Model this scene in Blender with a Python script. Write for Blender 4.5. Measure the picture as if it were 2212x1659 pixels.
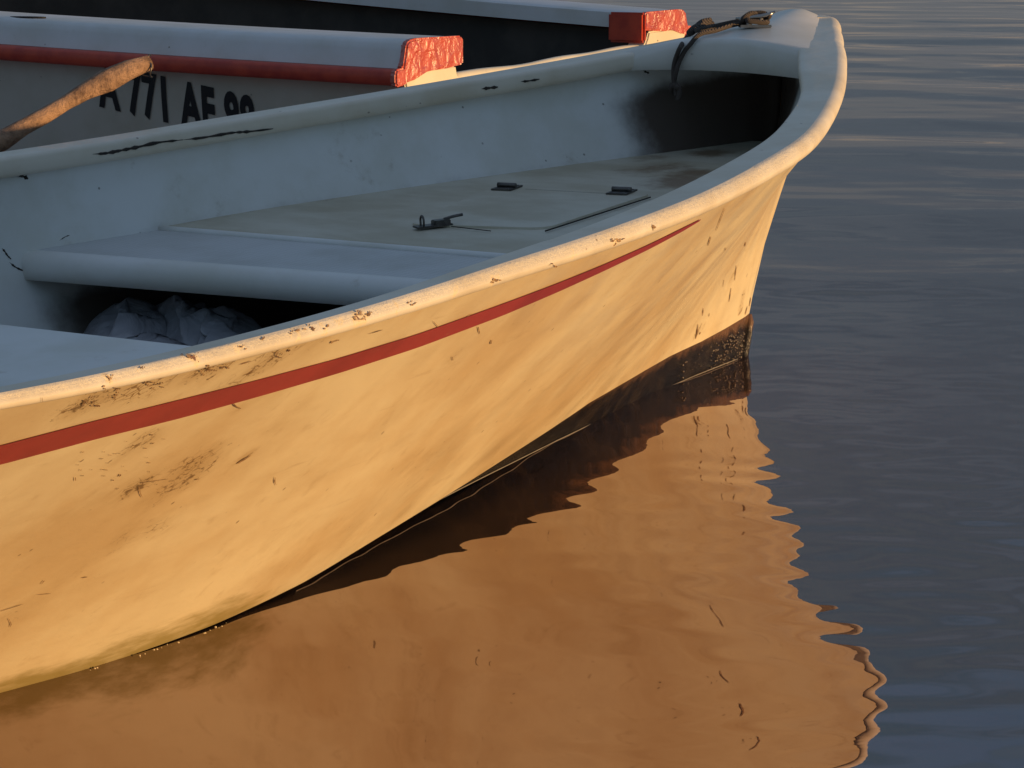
import bpy, bmesh, math, random
import numpy as np
from mathutils import Vector, Matrix
from mathutils.bvhtree import BVHTree

for o in list(bpy.data.objects):
    bpy.data.objects.remove(o)
S = bpy.context.scene
COL = S.collection
R = math.radians
random.seed(4)
rng = np.random.default_rng(7)

# ------------------------------------------------------------------ camera
DEP, FPX, CAMH = 10.514, 5383.3, 0.808
cd = bpy.data.cameras.new('camera'); cam = bpy.data.objects.new('camera', cd); COL.objects.link(cam)
cd.sensor_width = 36; cd.lens = 36 * FPX / 2212; cd.clip_start = .05; cd.clip_end = 5000
cam.location = (0, 0, CAMH); cam.rotation_euler = (R(90 - DEP), 0, 0)
S.camera = cam

# ------------------------------------------------------------------ light
SUN_EL, SUN_AZ = .8, 112.0            # azimuth clockwise from +Y
w = bpy.data.worlds.new('World'); S.world = w; w.use_nodes = True
nt = w.node_tree; nt.nodes.clear()
sky = nt.nodes.new('ShaderNodeTexSky'); sky.sky_type = 'NISHITA'; sky.sun_disc = False
sky.sun_elevation = R(6.0)      # set above the lamp for a brighter, less yellow sky; sky.sun_rotation = R(SUN_AZ)
sky.air_density = 1.0; sky.dust_density = .2; sky.ozone_density = 2.4
bg = nt.nodes.new('ShaderNodeBackground'); bg.inputs[1].default_value = .15
wo = nt.nodes.new('ShaderNodeOutputWorld')
# unseen grey-mauve cloud layer added to tune fill and reflections, thickest low down
def wn(ty, **k):
    x = nt.nodes.new(ty)
    for a, v in k.items(): setattr(x, a, v)
    return x
wtc = wn('ShaderNodeTexCoord'); wsep = wn('ShaderNodeSeparateXYZ'); nt.links.new(wtc.outputs['Generated'], wsep.inputs[0])
wmp = wn('ShaderNodeMapping'); wmp.inputs['Scale'].default_value = (1, 1, 5); nt.links.new(wtc.outputs['Generated'], wmp.inputs[0])
wno = wn('ShaderNodeTexNoise'); wno.inputs['Scale'].default_value = 3.2; wno.inputs['Detail'].default_value = 5; nt.links.new(wmp.outputs[0], wno.inputs['Vector'])
def wmr(v, a, b, c, d):
    x = wn('ShaderNodeMapRange'); x.interpolation_type = 'SMOOTHSTEP'
    for k, q in zip((1, 2, 3, 4), (a, b, c, d)): x.inputs[k].default_value = q
    nt.links.new(v, x.inputs[0]); return x.outputs[0]
cl1 = wmr(wno.outputs[0], .42, .62, 0, .85); cl2 = wmr(wsep.outputs[2], .15, .6, .95, .4)
wmx = wn('ShaderNodeMath', operation='MULTIPLY_ADD'); nt.links.new(cl1, wmx.inputs[0]); wmx.inputs[1].default_value = .45; nt.links.new(cl2, wmx.inputs[2]); wmx.use_clamp = True
rp = wn('ShaderNodeValToRGB'); nt.links.new(wsep.outputs[2], rp.inputs[0]); el = rp.color_ramp.elements
for k, (p_, c_) in enumerate(((0., (1.30, 1.27, 1.25)), (.055, (1.12, 1.14, 1.18)), (.11, (.90, 1.10, 1.26)), (.27, (.78, 1.05, 1.24)), (.37, (.64, 1.16, 1.56)), (.60, (1.45, 1.66, 2.15)), (1., (1.75, 1.9, 2.35)))):
    e_ = el[k] if k < 2 else el.new(p_)
    e_.position = p_; e_.color = (*c_, 1)
ccol = wn('ShaderNodeMix', data_type='RGBA', blend_type='MULTIPLY'); ccol.inputs[0].default_value = 1
nt.links.new(rp.outputs[0], ccol.inputs[6]); nb_ = wn('ShaderNodeMix', data_type='RGBA'); nt.links.new(cl1, nb_.inputs[0])
nb_.inputs[6].default_value = (.84, .92, 1.02, 1); nb_.inputs[7].default_value = (1.16, 1.20, 1.18, 1); nt.links.new(nb_.outputs[2], ccol.inputs[7])
smx = wn('ShaderNodeMix', data_type='RGBA'); nt.links.new(wmx.outputs[0], smx.inputs[0]); nt.links.new(sky.outputs[0], smx.inputs[6]); nt.links.new(ccol.outputs[2], smx.inputs[7])
nt.links.new(smx.outputs[2], bg.inputs[0]); nt.links.new(bg.outputs[0], wo.inputs[0])
sl = bpy.data.lights.new('sun', 'SUN'); sun = bpy.data.objects.new('sun', sl); COL.objects.link(sun)
sl.energy = 4.7; sl.angle = R(.5); sl.color = (1, .61, .262)
sd = Vector((math.sin(R(SUN_AZ)) * math.cos(R(SUN_EL)), math.cos(R(SUN_AZ)) * math.cos(R(SUN_EL)), math.sin(R(SUN_EL))))
sun.rotation_euler = sd.to_track_quat('Z', 'Y').to_euler()
sun.location = sd * 30
S.view_settings.view_transform = 'Standard'; S.view_settings.look = 'None'
S.view_settings.exposure = 0; S.view_settings.gamma = 1
S.cycles.max_bounces = 8

# ------------------------------------------------------------------ helpers
def setp(o, label=None, cat=None, group=None, kind=None):
    if label: o['label'] = label
    if cat: o['category'] = cat
    if group: o['group'] = group
    if kind: o['kind'] = kind
    return o

def empty(name, M, label, cat):
    o = bpy.data.objects.new(name, None); COL.objects.link(o); o.matrix_world = M
    o.empty_display_size = .1
    return setp(o, label, cat)

def mk(name, V, F, mat, parent=None, smooth=True, attrs=None):
    me = bpy.data.meshes.new(name)
    me.from_pydata([tuple(map(float, v)) for v in V], [], [tuple(map(int, f)) for f in F])
    me.validate(); me.update()
    if smooth: me.polygons.foreach_set('use_smooth', [True] * len(me.polygons))
    for m in (mat if isinstance(mat, (list, tuple)) else [mat]): me.materials.append(m)
    for k, a in (attrs or {}).items():
        at = me.attributes.new(k, 'FLOAT', 'POINT'); at.data.foreach_set('value', np.asarray(a, dtype=np.float32))
    o = bpy.data.objects.new(name, me); COL.objects.link(o)
    if parent: o.parent = parent
    return o

def grid_faces(nr, nc, off=0, closec=False, flip=False):
    F = []
    for i in range(nr - 1):
        for j in range(nc if closec else nc - 1):
            a = off + i * nc + j; b = off + i * nc + (j + 1) % nc; c = b + nc; d = a + nc
            F.append((a, d, c, b) if flip else (a, b, c, d))
    return F

def bmo(name, bm, mat, parent=None, smooth=False, bevel=0):
    if bevel:
        bmesh.ops.bevel(bm, geom=list(bm.edges), offset=bevel, segments=2, affect='EDGES', clamp_overlap=True)
    me = bpy.data.meshes.new(name); bm.to_mesh(me); bm.free()
    if smooth: me.polygons.foreach_set('use_smooth', [True] * len(me.polygons))
    me.materials.append(mat)
    o = bpy.data.objects.new(name, me); COL.objects.link(o)
    if parent: o.parent = parent
    return o

def box(bm, M, sx, sy, sz):
    r = bmesh.ops.create_cube(bm, size=1)
    bmesh.ops.transform(bm, matrix=M @ Matrix.Diagonal((sx, sy, sz, 1)), verts=r['verts'])

def tube_data(pts, rad, n=10, caps=True):
    pts = [Vector(p) for p in pts]; rad = rad if hasattr(rad, '__len__') else [rad] * len(pts)
    V = []; F = []; up = Vector((0, 0, 1)); prev = None
    for i, p in enumerate(pts):
        t = (pts[min(i + 1, len(pts) - 1)] - pts[max(i - 1, 0)]).normalized()
        if prev is None:
            a = t.cross(up); a = a.normalized() if a.length > 1e-3 else Vector((1, 0, 0))
        else:
            a = (prev - t * prev.dot(t)).normalized()
        prev = a; b = t.cross(a)
        for k in range(n):
            an = 2 * math.pi * k / n
            V.append(p + (a * math.cos(an) + b * math.sin(an)) * rad[i])
    F = grid_faces(len(pts), n, closec=True, flip=True)
    if caps:
        F.append(tuple(range(n))); F.append(tuple(reversed(range((len(pts) - 1) * n, len(pts) * n))))
    return V, F

def smoothpath(pts, sub=6):
    P = [np.array(p, float) for p in pts]; P = [2 * P[0] - P[1]] + P + [2 * P[-1] - P[-2]]; out = []
    for i in range(1, len(P) - 2):
        for k in range(sub):
            t = k / sub; a, b, c, d = P[i - 1:i + 3]
            out.append(.5 * (2 * b + (c - a) * t + (2 * a - 5 * b + 4 * c - d) * t * t + (3 * b - a - 3 * c + d) * t ** 3))
    out.append(P[-2]); return out

def sstep(a, b, x):
    t = np.clip((x - a) / (b - a), 0, 1); return t * t * (3 - 2 * t)

# ------------------------------------------------------------------ materials
class N:
    def __init__(s, name):
        s.m = bpy.data.materials.new(name); s.m.use_nodes = True; s.t = s.m.node_tree
        s.t.nodes.clear()
        s.out = s.t.nodes.new('ShaderNodeOutputMaterial'); s.p = s.t.nodes.new('ShaderNodeBsdfPrincipled')
        s.t.links.new(s.p.outputs[0], s.out.inputs[0])
        s.tc = s.t.nodes.new('ShaderNodeTexCoord')
    def l(s, a, b): s.t.links.new(a, b)
    def n(s, ty, **k):
        x = s.t.nodes.new(ty)
        for a, v in k.items(): setattr(x, a, v)
        return x
    def mapping(s, scale=(1, 1, 1), rot=(0, 0, 0)):
        m = s.n('ShaderNodeMapping'); m.inputs['Scale'].default_value = scale; m.inputs['Rotation'].default_value = rot
        s.l(s.tc.outputs['Object'], m.inputs[0]); return m.outputs[0]
    def noise(s, scale, detail=4, rough=.55, vec=None, dist=0):
        x = s.n('ShaderNodeTexNoise'); x.inputs['Scale'].default_value = scale; x.inputs['Detail'].default_value = detail
        x.inputs['Roughness'].default_value = rough; x.inputs['Distortion'].default_value = dist
        s.l(vec if vec is not None else s.tc.outputs['Object'], x.inputs['Vector']); return x.outputs[0]
    def voro(s, scale, vec=None, feature='F1'):
        x = s.n('ShaderNodeTexVoronoi', feature=feature); x.inputs['Scale'].default_value = scale
        s.l(vec if vec is not None else s.tc.outputs['Object'], x.inputs['Vector']); return x.outputs['Distance']
    def attr(s, name):
        x = s.n('ShaderNodeAttribute'); x.attribute_name = name; return x.outputs['Fac']
    def ramp(s, v, lo, hi, a=0., b=1.):
        x = s.n('ShaderNodeMapRange'); x.interpolation_type = 'SMOOTHSTEP'
        for k, q in zip((1, 2, 3, 4), (lo, hi, a, b)): x.inputs[k].default_value = q
        s.l(v, x.inputs[0]); return x.outputs[0]
    def math(s, op, a, b=None):
        x = s.n('ShaderNodeMath', operation=op)
        for i, v in enumerate((a, b)):
            if v is None: continue
            if isinstance(v, (int, float)): x.inputs[i].default_value = v
            else: s.l(v, x.inputs[i])
        return x.outputs[0]
    def mix(s, f, a, b):
        x = s.n('ShaderNodeMix', data_type='RGBA')
        if isinstance(f, (int, float)): x.inputs[0].default_value = f
        else: s.l(f, x.inputs[0])
        for i, v in ((6, a), (7, b)):
            if isinstance(v, tuple): x.inputs[i].default_value = (*v, 1)
            else: s.l(v, x.inputs[i])
        return x.outputs[2]
    def base(s, v):
        if isinstance(v, tuple): s.p.inputs['Base Color'].default_value = (*v, 1)
        else: s.l(v, s.p.inputs['Base Color'])
        return s
    def rough(s, v):
        if isinstance(v, (int, float)): s.p.inputs['Roughness'].default_value = v
        else: s.l(v, s.p.inputs['Roughness'])
        return s
    def bump(s, h, strength=.3, dist=.002):
        b = s.n('ShaderNodeBump'); b.inputs['Strength'].default_value = strength; b.inputs['Distance'].default_value = dist
        s.l(h, b.inputs['Height']); s.l(b.outputs[0], s.p.inputs['Normal']); return s
    def set(s, **k):
        for a, v in k.items(): s.p.inputs[a.replace('_', ' ')].default_value = v
        return s

def simple(name, col, rough=.5, metal=0., var=.25, scale=30, bump=0.):
    n = N(name); d = tuple(c * (1 - var) for c in col)
    f = n.noise(scale, 6)
    n.base(n.mix(n.ramp(f, .35, .65), d, col)).rough(rough).set(Metallic=metal)
    if bump: n.bump(n.noise(scale * 3, 5), bump)
    return n.m

def paint_hull():
    n = N('hull_paint')
    cream, warm = (.77, .67, .45), (.61, .465, .265)
    c = n.mix(n.ramp(n.noise(3.2, 6, .6), .35, .7), cream, warm)
    st = n.mapping((2.2, 2.2, 14), (0, .5, 0))
    c = n.mix(n.math('MULTIPLY', n.ramp(n.noise(4, 7, .65, st), .5, .78), .16), c, (.48, .35, .19))
    # scuffed grime, where the 'grime' attribute was laid
    g = n.math('ADD', n.attr('grime'), n.ramp(n.noise(4.5, 5, .6), .48, .70, 0, .34))
    f = n.noise(150, 9, .72, n.mapping((.7, .7, 1.3), (0, .25, 0)))
    c = n.mix(n.math('MULTIPLY', n.ramp(n.math('ADD', g, n.math('MULTIPLY', n.math('SUBTRACT', n.noise(24, 6), .5), .6)), .15, .7), .5), c, (.40, .27, .12))
    k = n.ramp(n.math('ADD', g, n.math('MULTIPLY', n.math('SUBTRACT', f, .5), 2.4)), .62, .80)
    c = n.mix(n.math('MULTIPLY', k, .85), c, (.13, .08, .035))
    ed = n.voro(75, n.mapping((1, 1, 1.5)), 'DISTANCE_TO_EDGE')
    c = n.mix(n.math('MULTIPLY', n.math('MULTIPLY', n.ramp(ed, .02, .07, 1, 0), n.ramp(g, .3, .5)), n.ramp(n.noise(40, 4), .45, .6)), c, (.20, .12, .05))
    # long faint drip streaks and rub marks
    dr = n.noise(30, 5, .6, n.mapping((1, 1, .10), (0, .12, 0))); c = n.mix(n.math('MULTIPLY', n.ramp(dr, .58, .75), .30), c, (.42, .29, .14))
    rb = n.noise(22, 7, .7, n.mapping((.18, .18, 2.2), (0, -.10, 0))); c = n.mix(n.math('MULTIPLY', n.ramp(rb, .60, .74), .40), c, (.34, .22, .10))
    al = n.attr('algae')
    k2 = n.ramp(n.math('ADD', al, n.math('MULTIPLY', n.math('SUBTRACT', n.noise(22, 7, .65, n.mapping((.5, .5, 2.4))), .5), 1.3)), .35, .95)
    c = n.mix(n.math('MULTIPLY', k2, .8), c, (.25, .19, .035))
    # fine flecks and hairline scratches
    v = n.voro(34, n.mapping((1, 1, .40), (.2, .35, 0))); k3 = n.ramp(v, .05, .085, 1, 0)
    keep = n.ramp(n.noise(7, 3), .50, .58)
    c = n.mix(n.math('MULTIPLY', n.math('MULTIPLY', k3, keep), .75), c, (.16, .10, .05))
    # dark antifouling below the paint line
    n.base(c)
    n.rough(n.ramp(n.noise(12, 5), .3, .7, .28, .48))
    n.bump(n.math('ADD', n.math('MULTIPLY', n.noise(4, 2), 1.3), n.math('MULTIPLY', n.noise(55, 5), .25)), .25, .004)
    return n.m

def paint_white(name, dirty=.3, base=(.77, .765, .73), rough=.42):
    n = N(name)
    c = n.mix(n.ramp(n.noise(6, 6, .6), .38, .7), base, tuple(b * q for b, q in zip(base, (.88, .87, .82))))
    c = n.mix(n.math('MULTIPLY', n.ramp(n.noise(11, 8, .7), .58, .75), dirty), c, (.34, .29, .20))
    v = n.voro(38, n.mapping((1, .5, 1), (0, .3, .4))); keep = n.ramp(n.noise(7, 2), .56, .62)
    c = n.mix(n.math('MULTIPLY', n.math('MULTIPLY', n.ramp(v, .05, .1, 1, 0), keep), .7), c, (.10, .08, .06))
    br = n.attr('shade_dirt'); c = n.mix(n.ramp(n.math('ADD', br, n.math('MULTIPLY', n.math('SUBTRACT', n.noise(14, 8, .65), .5), .6)), .2, .85), c, (.11, .085, .07))  # blends in the painted shade and the wall-foot dirt
    n.base(c).rough(rough).bump(n.noise(35, 6), .12, .002)
    return n.m

def paint_gunwale():
    n = N('gunwale_paint')
    c = n.mix(n.ramp(n.noise(8, 6, .6), .35, .7), (.80, .74, .62), (.70, .62, .48))
    ch = n.attr('chip')
    f = n.noise(95, 8, .7)
    a = n.math('ADD', ch, n.math('MULTIPLY', n.math('SUBTRACT', f, .5), 1.5))
    c = n.mix(n.ramp(a, .42, .5), c, (.86, .72, .48))
    c = n.mix(n.ramp(a, .62, .68), c, (.22, .10, .05))
    v = n.voro(60, n.mapping((.6, .6, 1), (0, 0, .3))); keep = n.ramp(n.noise(12, 2), .57, .62)
    c = n.mix(n.math('MULTIPLY', n.math('MULTIPLY', n.ramp(v, .06, .12, 1, 0), keep), .7), c, (.2, .13, .09))
    n.base(c).rough(n.ramp(n.noise(30, 5), .3, .7, .34, .50)).set(IOR=1.7)
    h = n.math('ADD', n.math('MULTIPLY', n.noise(12, 3), .8), n.math('MULTIPLY', n.noise(150, 6, .72), n.math('ADD', n.math('MULTIPLY', n.attr('wear'), 4.0), .06)))
    n.bump(h, .45, .004)
    return n.m

def paint_glossy_red(name, lumps):
    n = N(name)
    c = n.mix(n.ramp(n.noise(25, 6), .35, .7), (.60, .075, .035), (.45, .045, .028))
    n.base(c).rough(.46 if lumps else .42).set(IOR=2.5 if lumps else 1.5)
    if lumps: n.bump(n.math('ADD', n.noise(26, 3, .5, dist=.8), n.math('MULTIPLY', n.noise(120, 3), .12)), 1., .018)
    return n.m

M_HULL = paint_hull()
M_GUN = paint_gunwale()
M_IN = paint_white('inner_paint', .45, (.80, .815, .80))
M_DECK = paint_white('deck_paint', .2, (.78, .77, .73), .34)
def stripe_mat():
    n = N('stripe_red'); c = n.mix(n.ramp(n.noise(9, 6, .65), .35, .7), (.34, .043, .044), (.26, .032, .036))
    c = n.mix(n.math('MULTIPLY', n.ramp(n.noise(70, 8, .75, n.mapping((.3, .3, 1.5), (0, .4, 0))), .64, .74), .55), c, (.56, .34, .24))
    n.base(c).rough(.42); return n.m
M_STRIPE = stripe_mat()
M_BOTTOM = None
def bottom_paint():
    n = N('bottom_paint'); c = n.mix(n.ramp(n.noise(14, 6), .4, .65), (.010, .008, .007), (.030, .022, .015))
    sx = n.n('ShaderNodeSeparateXYZ'); n.l(n.tc.outputs['Object'], sx.inputs[0])
    c = n.mix(n.ramp(n.math('ADD', sx.outputs[2], n.math('MULTIPLY', n.math('SUBTRACT', n.noise(30, 5), .5), .05)), .045, .075), c, (.17, .092, .05)); n.base(c).rough(.16)
    n.bump(n.math('ADD', n.noise(90, 5, .65), n.math('MULTIPLY', n.noise(30, 3), .8)), .7, .006); return n.m
M_BOTTOM = bottom_paint()
def platform_paint():
    n = N('platform_paint')
    c = n.mix(n.ramp(n.noise(7, 7, .65, n.mapping((1, .5, 1))), .35, .7), (.64, .61, .50), (.48, .43, .31))
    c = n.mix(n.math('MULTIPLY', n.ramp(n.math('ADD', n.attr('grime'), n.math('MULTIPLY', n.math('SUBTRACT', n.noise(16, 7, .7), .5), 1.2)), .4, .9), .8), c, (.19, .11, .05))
    n.base(c).rough(.5).bump(n.noise(50, 6), .15, .002); return n.m
M_PLAT = platform_paint()
def antislip():
    n = N('antislip_paint')
    ch = n.n('ShaderNodeTexChecker'); ch.inputs['Scale'].default_value = 130
    n.l(n.mapping((1, 1, 1), (0, 0, .78)), ch.inputs['Vector'])
    c = n.mix(n.ramp(n.noise(9, 6), .4, .7), (.64, .66, .66), (.54, .55, .53))
    n.base(n.mix(n.math('MULTIPLY', ch.outputs['Fac'], .22), c, (.40, .41, .41))).rough(.5).bump(ch.outputs['Fac'], .4, .0015); return n.m
M_SLIP = antislip()
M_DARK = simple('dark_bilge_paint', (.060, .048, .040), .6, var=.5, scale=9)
M_METAL = simple('weathered_steel', (.16, .15, .14), .38, .85, var=.4, scale=80)
M_CLEAT = simple('polished_steel', (.42, .40, .37), .22, 1., var=.2, scale=60)
M_BLACK = simple('black_vinyl', (.012, .012, .013), .45, var=.2)
M_HOLE = simple('drain_hole_black', (.01, .01, .01), .8, var=.2)
M_CREV = simple('open_crack', (.045, .035, .028), .8, var=.5, scale=60)
def rope_mat():
    n = N('rope_fibre'); wv = n.n('ShaderNodeTexWave'); wv.inputs['Scale'].default_value = 150; wv.inputs['Distortion'].default_value = 2
    n.l(n.mapping((1, 1, 1), (.4, .6, .7)), wv.inputs['Vector'])
    n.base(n.mix(wv.outputs['Fac'], (.065, .052, .046), (.12, .096, .08))).rough(.9).bump(wv.outputs['Fac'], .8, .003); return n.m
M_ROPE = rope_mat()
M_RED = paint_glossy_red('rail_red', False); M_REDGLOSS = paint_glossy_red('thick_red_paint', True)

# ------------------------------------------------------------------ boat frame and hull functions (u aft from bow tip, b out, z up)
PSI = R(58.183)
G = np.array([.55637, 4.82897, 0.]); H = np.array([math.cos(PSI), math.sin(PSI), 0]); PT = np.array([H[1], -H[0], 0])
L = 3.9
MB = Matrix(((H[0], -PT[0], 0, G[0]), (H[1], -PT[1], 0, G[1]), (0, 0, 1, 0), (0, 0, 0, 1)))
def loc(u, b, z): return (-u, -b, z)            # boat-local coordinates
KN = np.array([0, .04, .12, .25, .45, .75, 1.1, 1.6, 2.2, 3.0, 3.9])
KB = np.array([0, .0968, .1365, .2013, .2985, .4241, .5441, .6355, .700, .829, .90])
_us = np.linspace(0, 3.95, 1200)
_raw = np.interp(np.sqrt(_us), np.sqrt(KN), KB)
_k = np.hanning(121); _k /= _k.sum()
_pad = np.concatenate([np.full(60, _raw[0]), _raw, np.full(60, _raw[-1])]); _sm = np.convolve(_pad, _k, 'valid')
_bl = sstep(.22, .6, _us); _bt = _raw * (1 - _bl) + _sm * _bl
def bf(u): return np.interp(u, _us, _bt)
def zf(u): return .6203 - .1581 * u + .03522 * u * u
def rr_(u): return np.interp(u, [0, .6, 1.3, 2, 2.4, 3.1, 3.9], [.0165, .016, .0145, .0115, .0096, .0062, .0062])   # rail radius
def ztop(u, side): return zf(u) + rr_(u) * (.5 + .5 * side)        # side +1 near, -1 far
CU = np.array([.206, .246, .35, .465, .64, .79, 1.086, 1.205, 1.607, 2.008, 2.2, 2.4, 2.55, 2.75, 3.1, 3.9])
CB = np.array([0, .012, .022, .034, .062, .098, .160, .184, .241, .290, .300, .284, .258, .225, .20, .2])
CZ = np.array([.080, .080, .072, .066, .067, .069, .068, .062, .035, .008, .001, -.003, -.005, -.006, -.01, -.02])
_cu = np.linspace(.206, 3.9, 800); _cb = np.interp(_cu, CU, CB); _kk = np.hanning(71); _kk /= _kk.sum()
_cbs = np.convolve(np.concatenate([np.full(35, 0.), _cb, np.full(35, _cb[-1])]), _kk, 'valid'); _w = sstep(.5, .9, _cu); _cb = _cb * (1 - _w) + _cbs * _w
def bc(u): return np.interp(u, _cu, _cb)
def zc(u): return np.interp(u, CU, CZ)
STZ = np.array([-.14, 0, .077, .113, .211, .291, .33, .45, .62]); STU = np.array([.30, .23, .206, .192, .142, .093, .067, .035, .03])
def ustem(z): return np.interp(z, STZ, STU)
def sidept(s, t, side, inset=0.):
    """point on the topside: s 0..1 along the length, t 0 (chine) .. 1 (under the gunwale)"""
    us = ustem(.08 + (.57 - .08) * t); u = us + (L - us) * s ** 1.5; v = u - us
    e = math.exp(-v / .6); uc = u + (.206 - us) * e; ug = u + (.03 - us) * e
    p = 1.0 + .25 * math.exp(-v / .4) if side > 0 else .15 + .95 * math.exp(-(v / .9) ** 2)
    wgt = t ** p
    ramp = min(1, (v / .45) ** .8) if v > 0 else 0
    top = max(bf(ug) - 1.12 * rr_(ug) - (1 - ramp) * .055, 0) * (min(1, (v / .04) ** .5) if v > 0 else 0)
    b = (1 - wgt) * bc(uc) + wgt * top
    z0, z1 = zc(uc), ztop(u, side) - 2 * rr_(u)
    return u, b, z0 + (z1 - z0) * t

# ------------------------------------------------------------------ pixel ray, used only to find where marks sit on the built surfaces
_th = R(DEP); _fw = np.array([0, math.cos(_th), -math.sin(_th)]); _up = np.array([0, math.sin(_th), math.cos(_th)])
CAM = np.array([0, 0, CAMH])
def ray(x, y):
    d = _fw + (x - 1106) / FPX * np.array([1., 0, 0]) - (y - 829.5) / FPX * _up
    return d / np.linalg.norm(d)
def to_ubz(P): q = P - G; return -(q @ H), q @ PT, P[2]
def on_plane(x, y, z0, sl=0.):
    """boat point where the line of sight meets the plane z = z0 - sl*u"""
    d = ray(x, y); t = (z0 + sl * ((CAM - G) @ H) - CAM[2]) / (d[2] - sl * (d @ H)); return to_ubz(CAM + t * d)
def on_ground(x, y, z=0.): d = ray(x, y); return CAM + d * ((z - CAM[2]) / d[2])

# ================================================================== BOAT 1
boat = empty('rowing_boat', MB, 'cream and white rowing boat in front, with one thin red stripe along its sunlit side', 'boat')

# hull outer skin
NS, NT, NR = 420, 70, 10
ss = np.linspace(0, 1, NS)
V = []; grime = []; algae = []
rows = NT
for side in (1, -1):
    for s in ss:
        for t in np.linspace(1, 0, NT):
            u, b, z = sidept(s, t, side); V.append(loc(u, b * side, z))
F = grid_faces(NS, NT, 0, flip=False) + grid_faces(NS, NT, NS * NT, flip=True)
tree_hull = BVHTree.FromPolygons([Vector(v) for v in V], F)
MBI = MB.inverted()
def hull_hit(x, y, tree=None):
    o = MBI @ Vector(CAM); d = (MBI.to_3x3() @ Vector(ray(x, y))).normalized()
    h = (tree or tree_hull).ray_cast(o, d)
    return h[0], h[1]
Vn = np.array(V)
grime = np.zeros(len(Vn)); algae = np.zeros(len(Vn))
near = Vn[:, 1] < 0
def spot(arr, x, y, r, amp, stretch=1.):
    h, n = hull_hit(x, y)
    if h is None: return
    d = Vn - np.array(h); d[:, 2] /= stretch
    arr[:] = np.maximum(arr, amp * np.exp(-(np.linalg.norm(d, axis=1) / r) ** 2))
for a in ((190, 868, .035, .75), (260, 852, .05, .42), (330, 835, .06, .46), (370, 815, .05, .45), (440, 800, .03, .6), (480, 790, .03, .5), (300, 850, .09, .3),
          (600, 770, .05, .32), (700, 735, .04, .36), (520, 880, .02, .42), (300, 1050, .02, .5), (290, 965, .03, .4), (420, 1030, .05, .3), (30, 1330, .06, .36),
          (150, 1240, .06, .34), (525, 990, .015, .5), (425, 1000, .04, .32), (980, 770, .02, .4), (90, 900, .05, .35), (1508, 715, .02, .55), (1600, 665, .02, .55),
          (1555, 560, .012, .5), (1532, 520, .01, .55), (1580, 600, .02, .4), (1605, 640, .02, .5), (1520, 705, .012, .5), (200, 1250, .05, .35), (360, 1120, .05, .3)):
    spot(grime, *a)
algae = np.where(near, np.clip(1 - (Vn[:, 2] - .0) / .075, 0, 1) * sstep(1.7, 2.3, -Vn[:, 0]) * .95, .0)
mk('hull', V, F, M_HULL, boat, attrs={'grime': grime, 'algae': algae})

# bottom panels, chine to keel
V = []
def botpt(s, r, side):
    us = float(np.interp(r, [0, .36, 1], [.206, .23, .30])); u = us + (L - us) * s ** 1.5; v = u - us
    e = math.exp(-v / .3); uc = u + (.206 - us) * e
    z0 = zc(uc); zk = -.14 - .02 * min(u, 1)
    return u, bc(uc) * (1 - r ** .8), z0 + (zk - z0) * r
for side in (1, -1):
    for s in ss:
        for r in np.linspace(0, 1, NR) ** 1.4:
            u, b, z = botpt(s, r, side); V.append(loc(u, (b + .0008) * side, z))
mk('bottom', V, grid_faces(NS, NR, 0) + grid_faces(NS, NR, NS * NR, flip=True), M_BOTTOM, boat)
# stem band at the forefoot
sp = [(ustem(z) - .006, 0, z) for z in np.linspace(-.12, .065, 10)] + [(.2, 0, .078)]
V, F = tube_data([loc(*p) for p in sp], [.009] * 10 + [.003], 8)
mk('stem_band', V, F, M_BOTTOM, boat)
# transom at the stern
V = []; n = 12
for side in (1, -1):
    for t in np.linspace(1, 0, n):
        u, b, z = sidept(1, t, side); V.append(loc(L - .001, b * side, z))
    u, b, z = botpt(1, 1, side); V.append(loc(L - .001, .0, z))
V2 = V[:n + 1] + V[n + 1:2 * n + 1][::-1]
ring = [tuple(v) for v in V2]; back = [(v[0] + .03, v[1], v[2]) for v in ring]
k = len(ring)
F = [tuple(range(k)), tuple(reversed(range(k, 2 * k)))] + [(i, i + k, (i + 1) % k + k, (i + 1) % k) for i in range(k)]
mk('transom', ring + back, F, M_HULL, boat, False)

# gunwale: one rolled rail from the near quarter round the bow to the far quarter
_fw_u = np.linspace(0, 3.95, 500)
def _flraw(u): return (np.interp(u, [0, .45, .6, .72, 1, 1.6, 2, 2.4, 2.8, 3.9], [.085, .085, .074, .064, .066, .064, .048, .037, .036, .036]))
_k2 = np.hanning(51); _k2 /= _k2.sum()
_fw_v = np.convolve(np.pad(_flraw(_fw_u), 25, mode='edge'), _k2, 'valid')
def fl_w(u): return float(np.interp(u, _fw_u, _fw_v))
path = []
uu = list(3.9 * (np.linspace(1, 0, 330)) ** 1.7)
for u in uu: path.append((u, bf(u), 1.))
tipn = 14
path = [p for p in path if p[0] > .012]
path += [(.012 * (1 - abs(q)) * 0 + .006 * q * q, bf(.012) * q, q) for q in np.linspace(.8, -.8, 9)]
path += [(p[0], -p[1], -1.) for p in reversed([p for p in path if p[2] == 1.])]
P2 = np.array([(-p[0], -p[1]) for p in path])
tan = np.gradient(P2, axis=0)
for _ in range(2):
    tan[1:-1] = (tan[:-2] + 2 * tan[1:-1] + tan[2:]) / 4
tan /= np.linalg.norm(tan, axis=1)[:, None]
nor = np.stack([tan[:, 1], -tan[:, 0]], 1)
if nor[20] @ np.array([0, -1]) < 0: nor = -nor
prof_n = 26
V = []; wear = []; outer_pts = []
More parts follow.
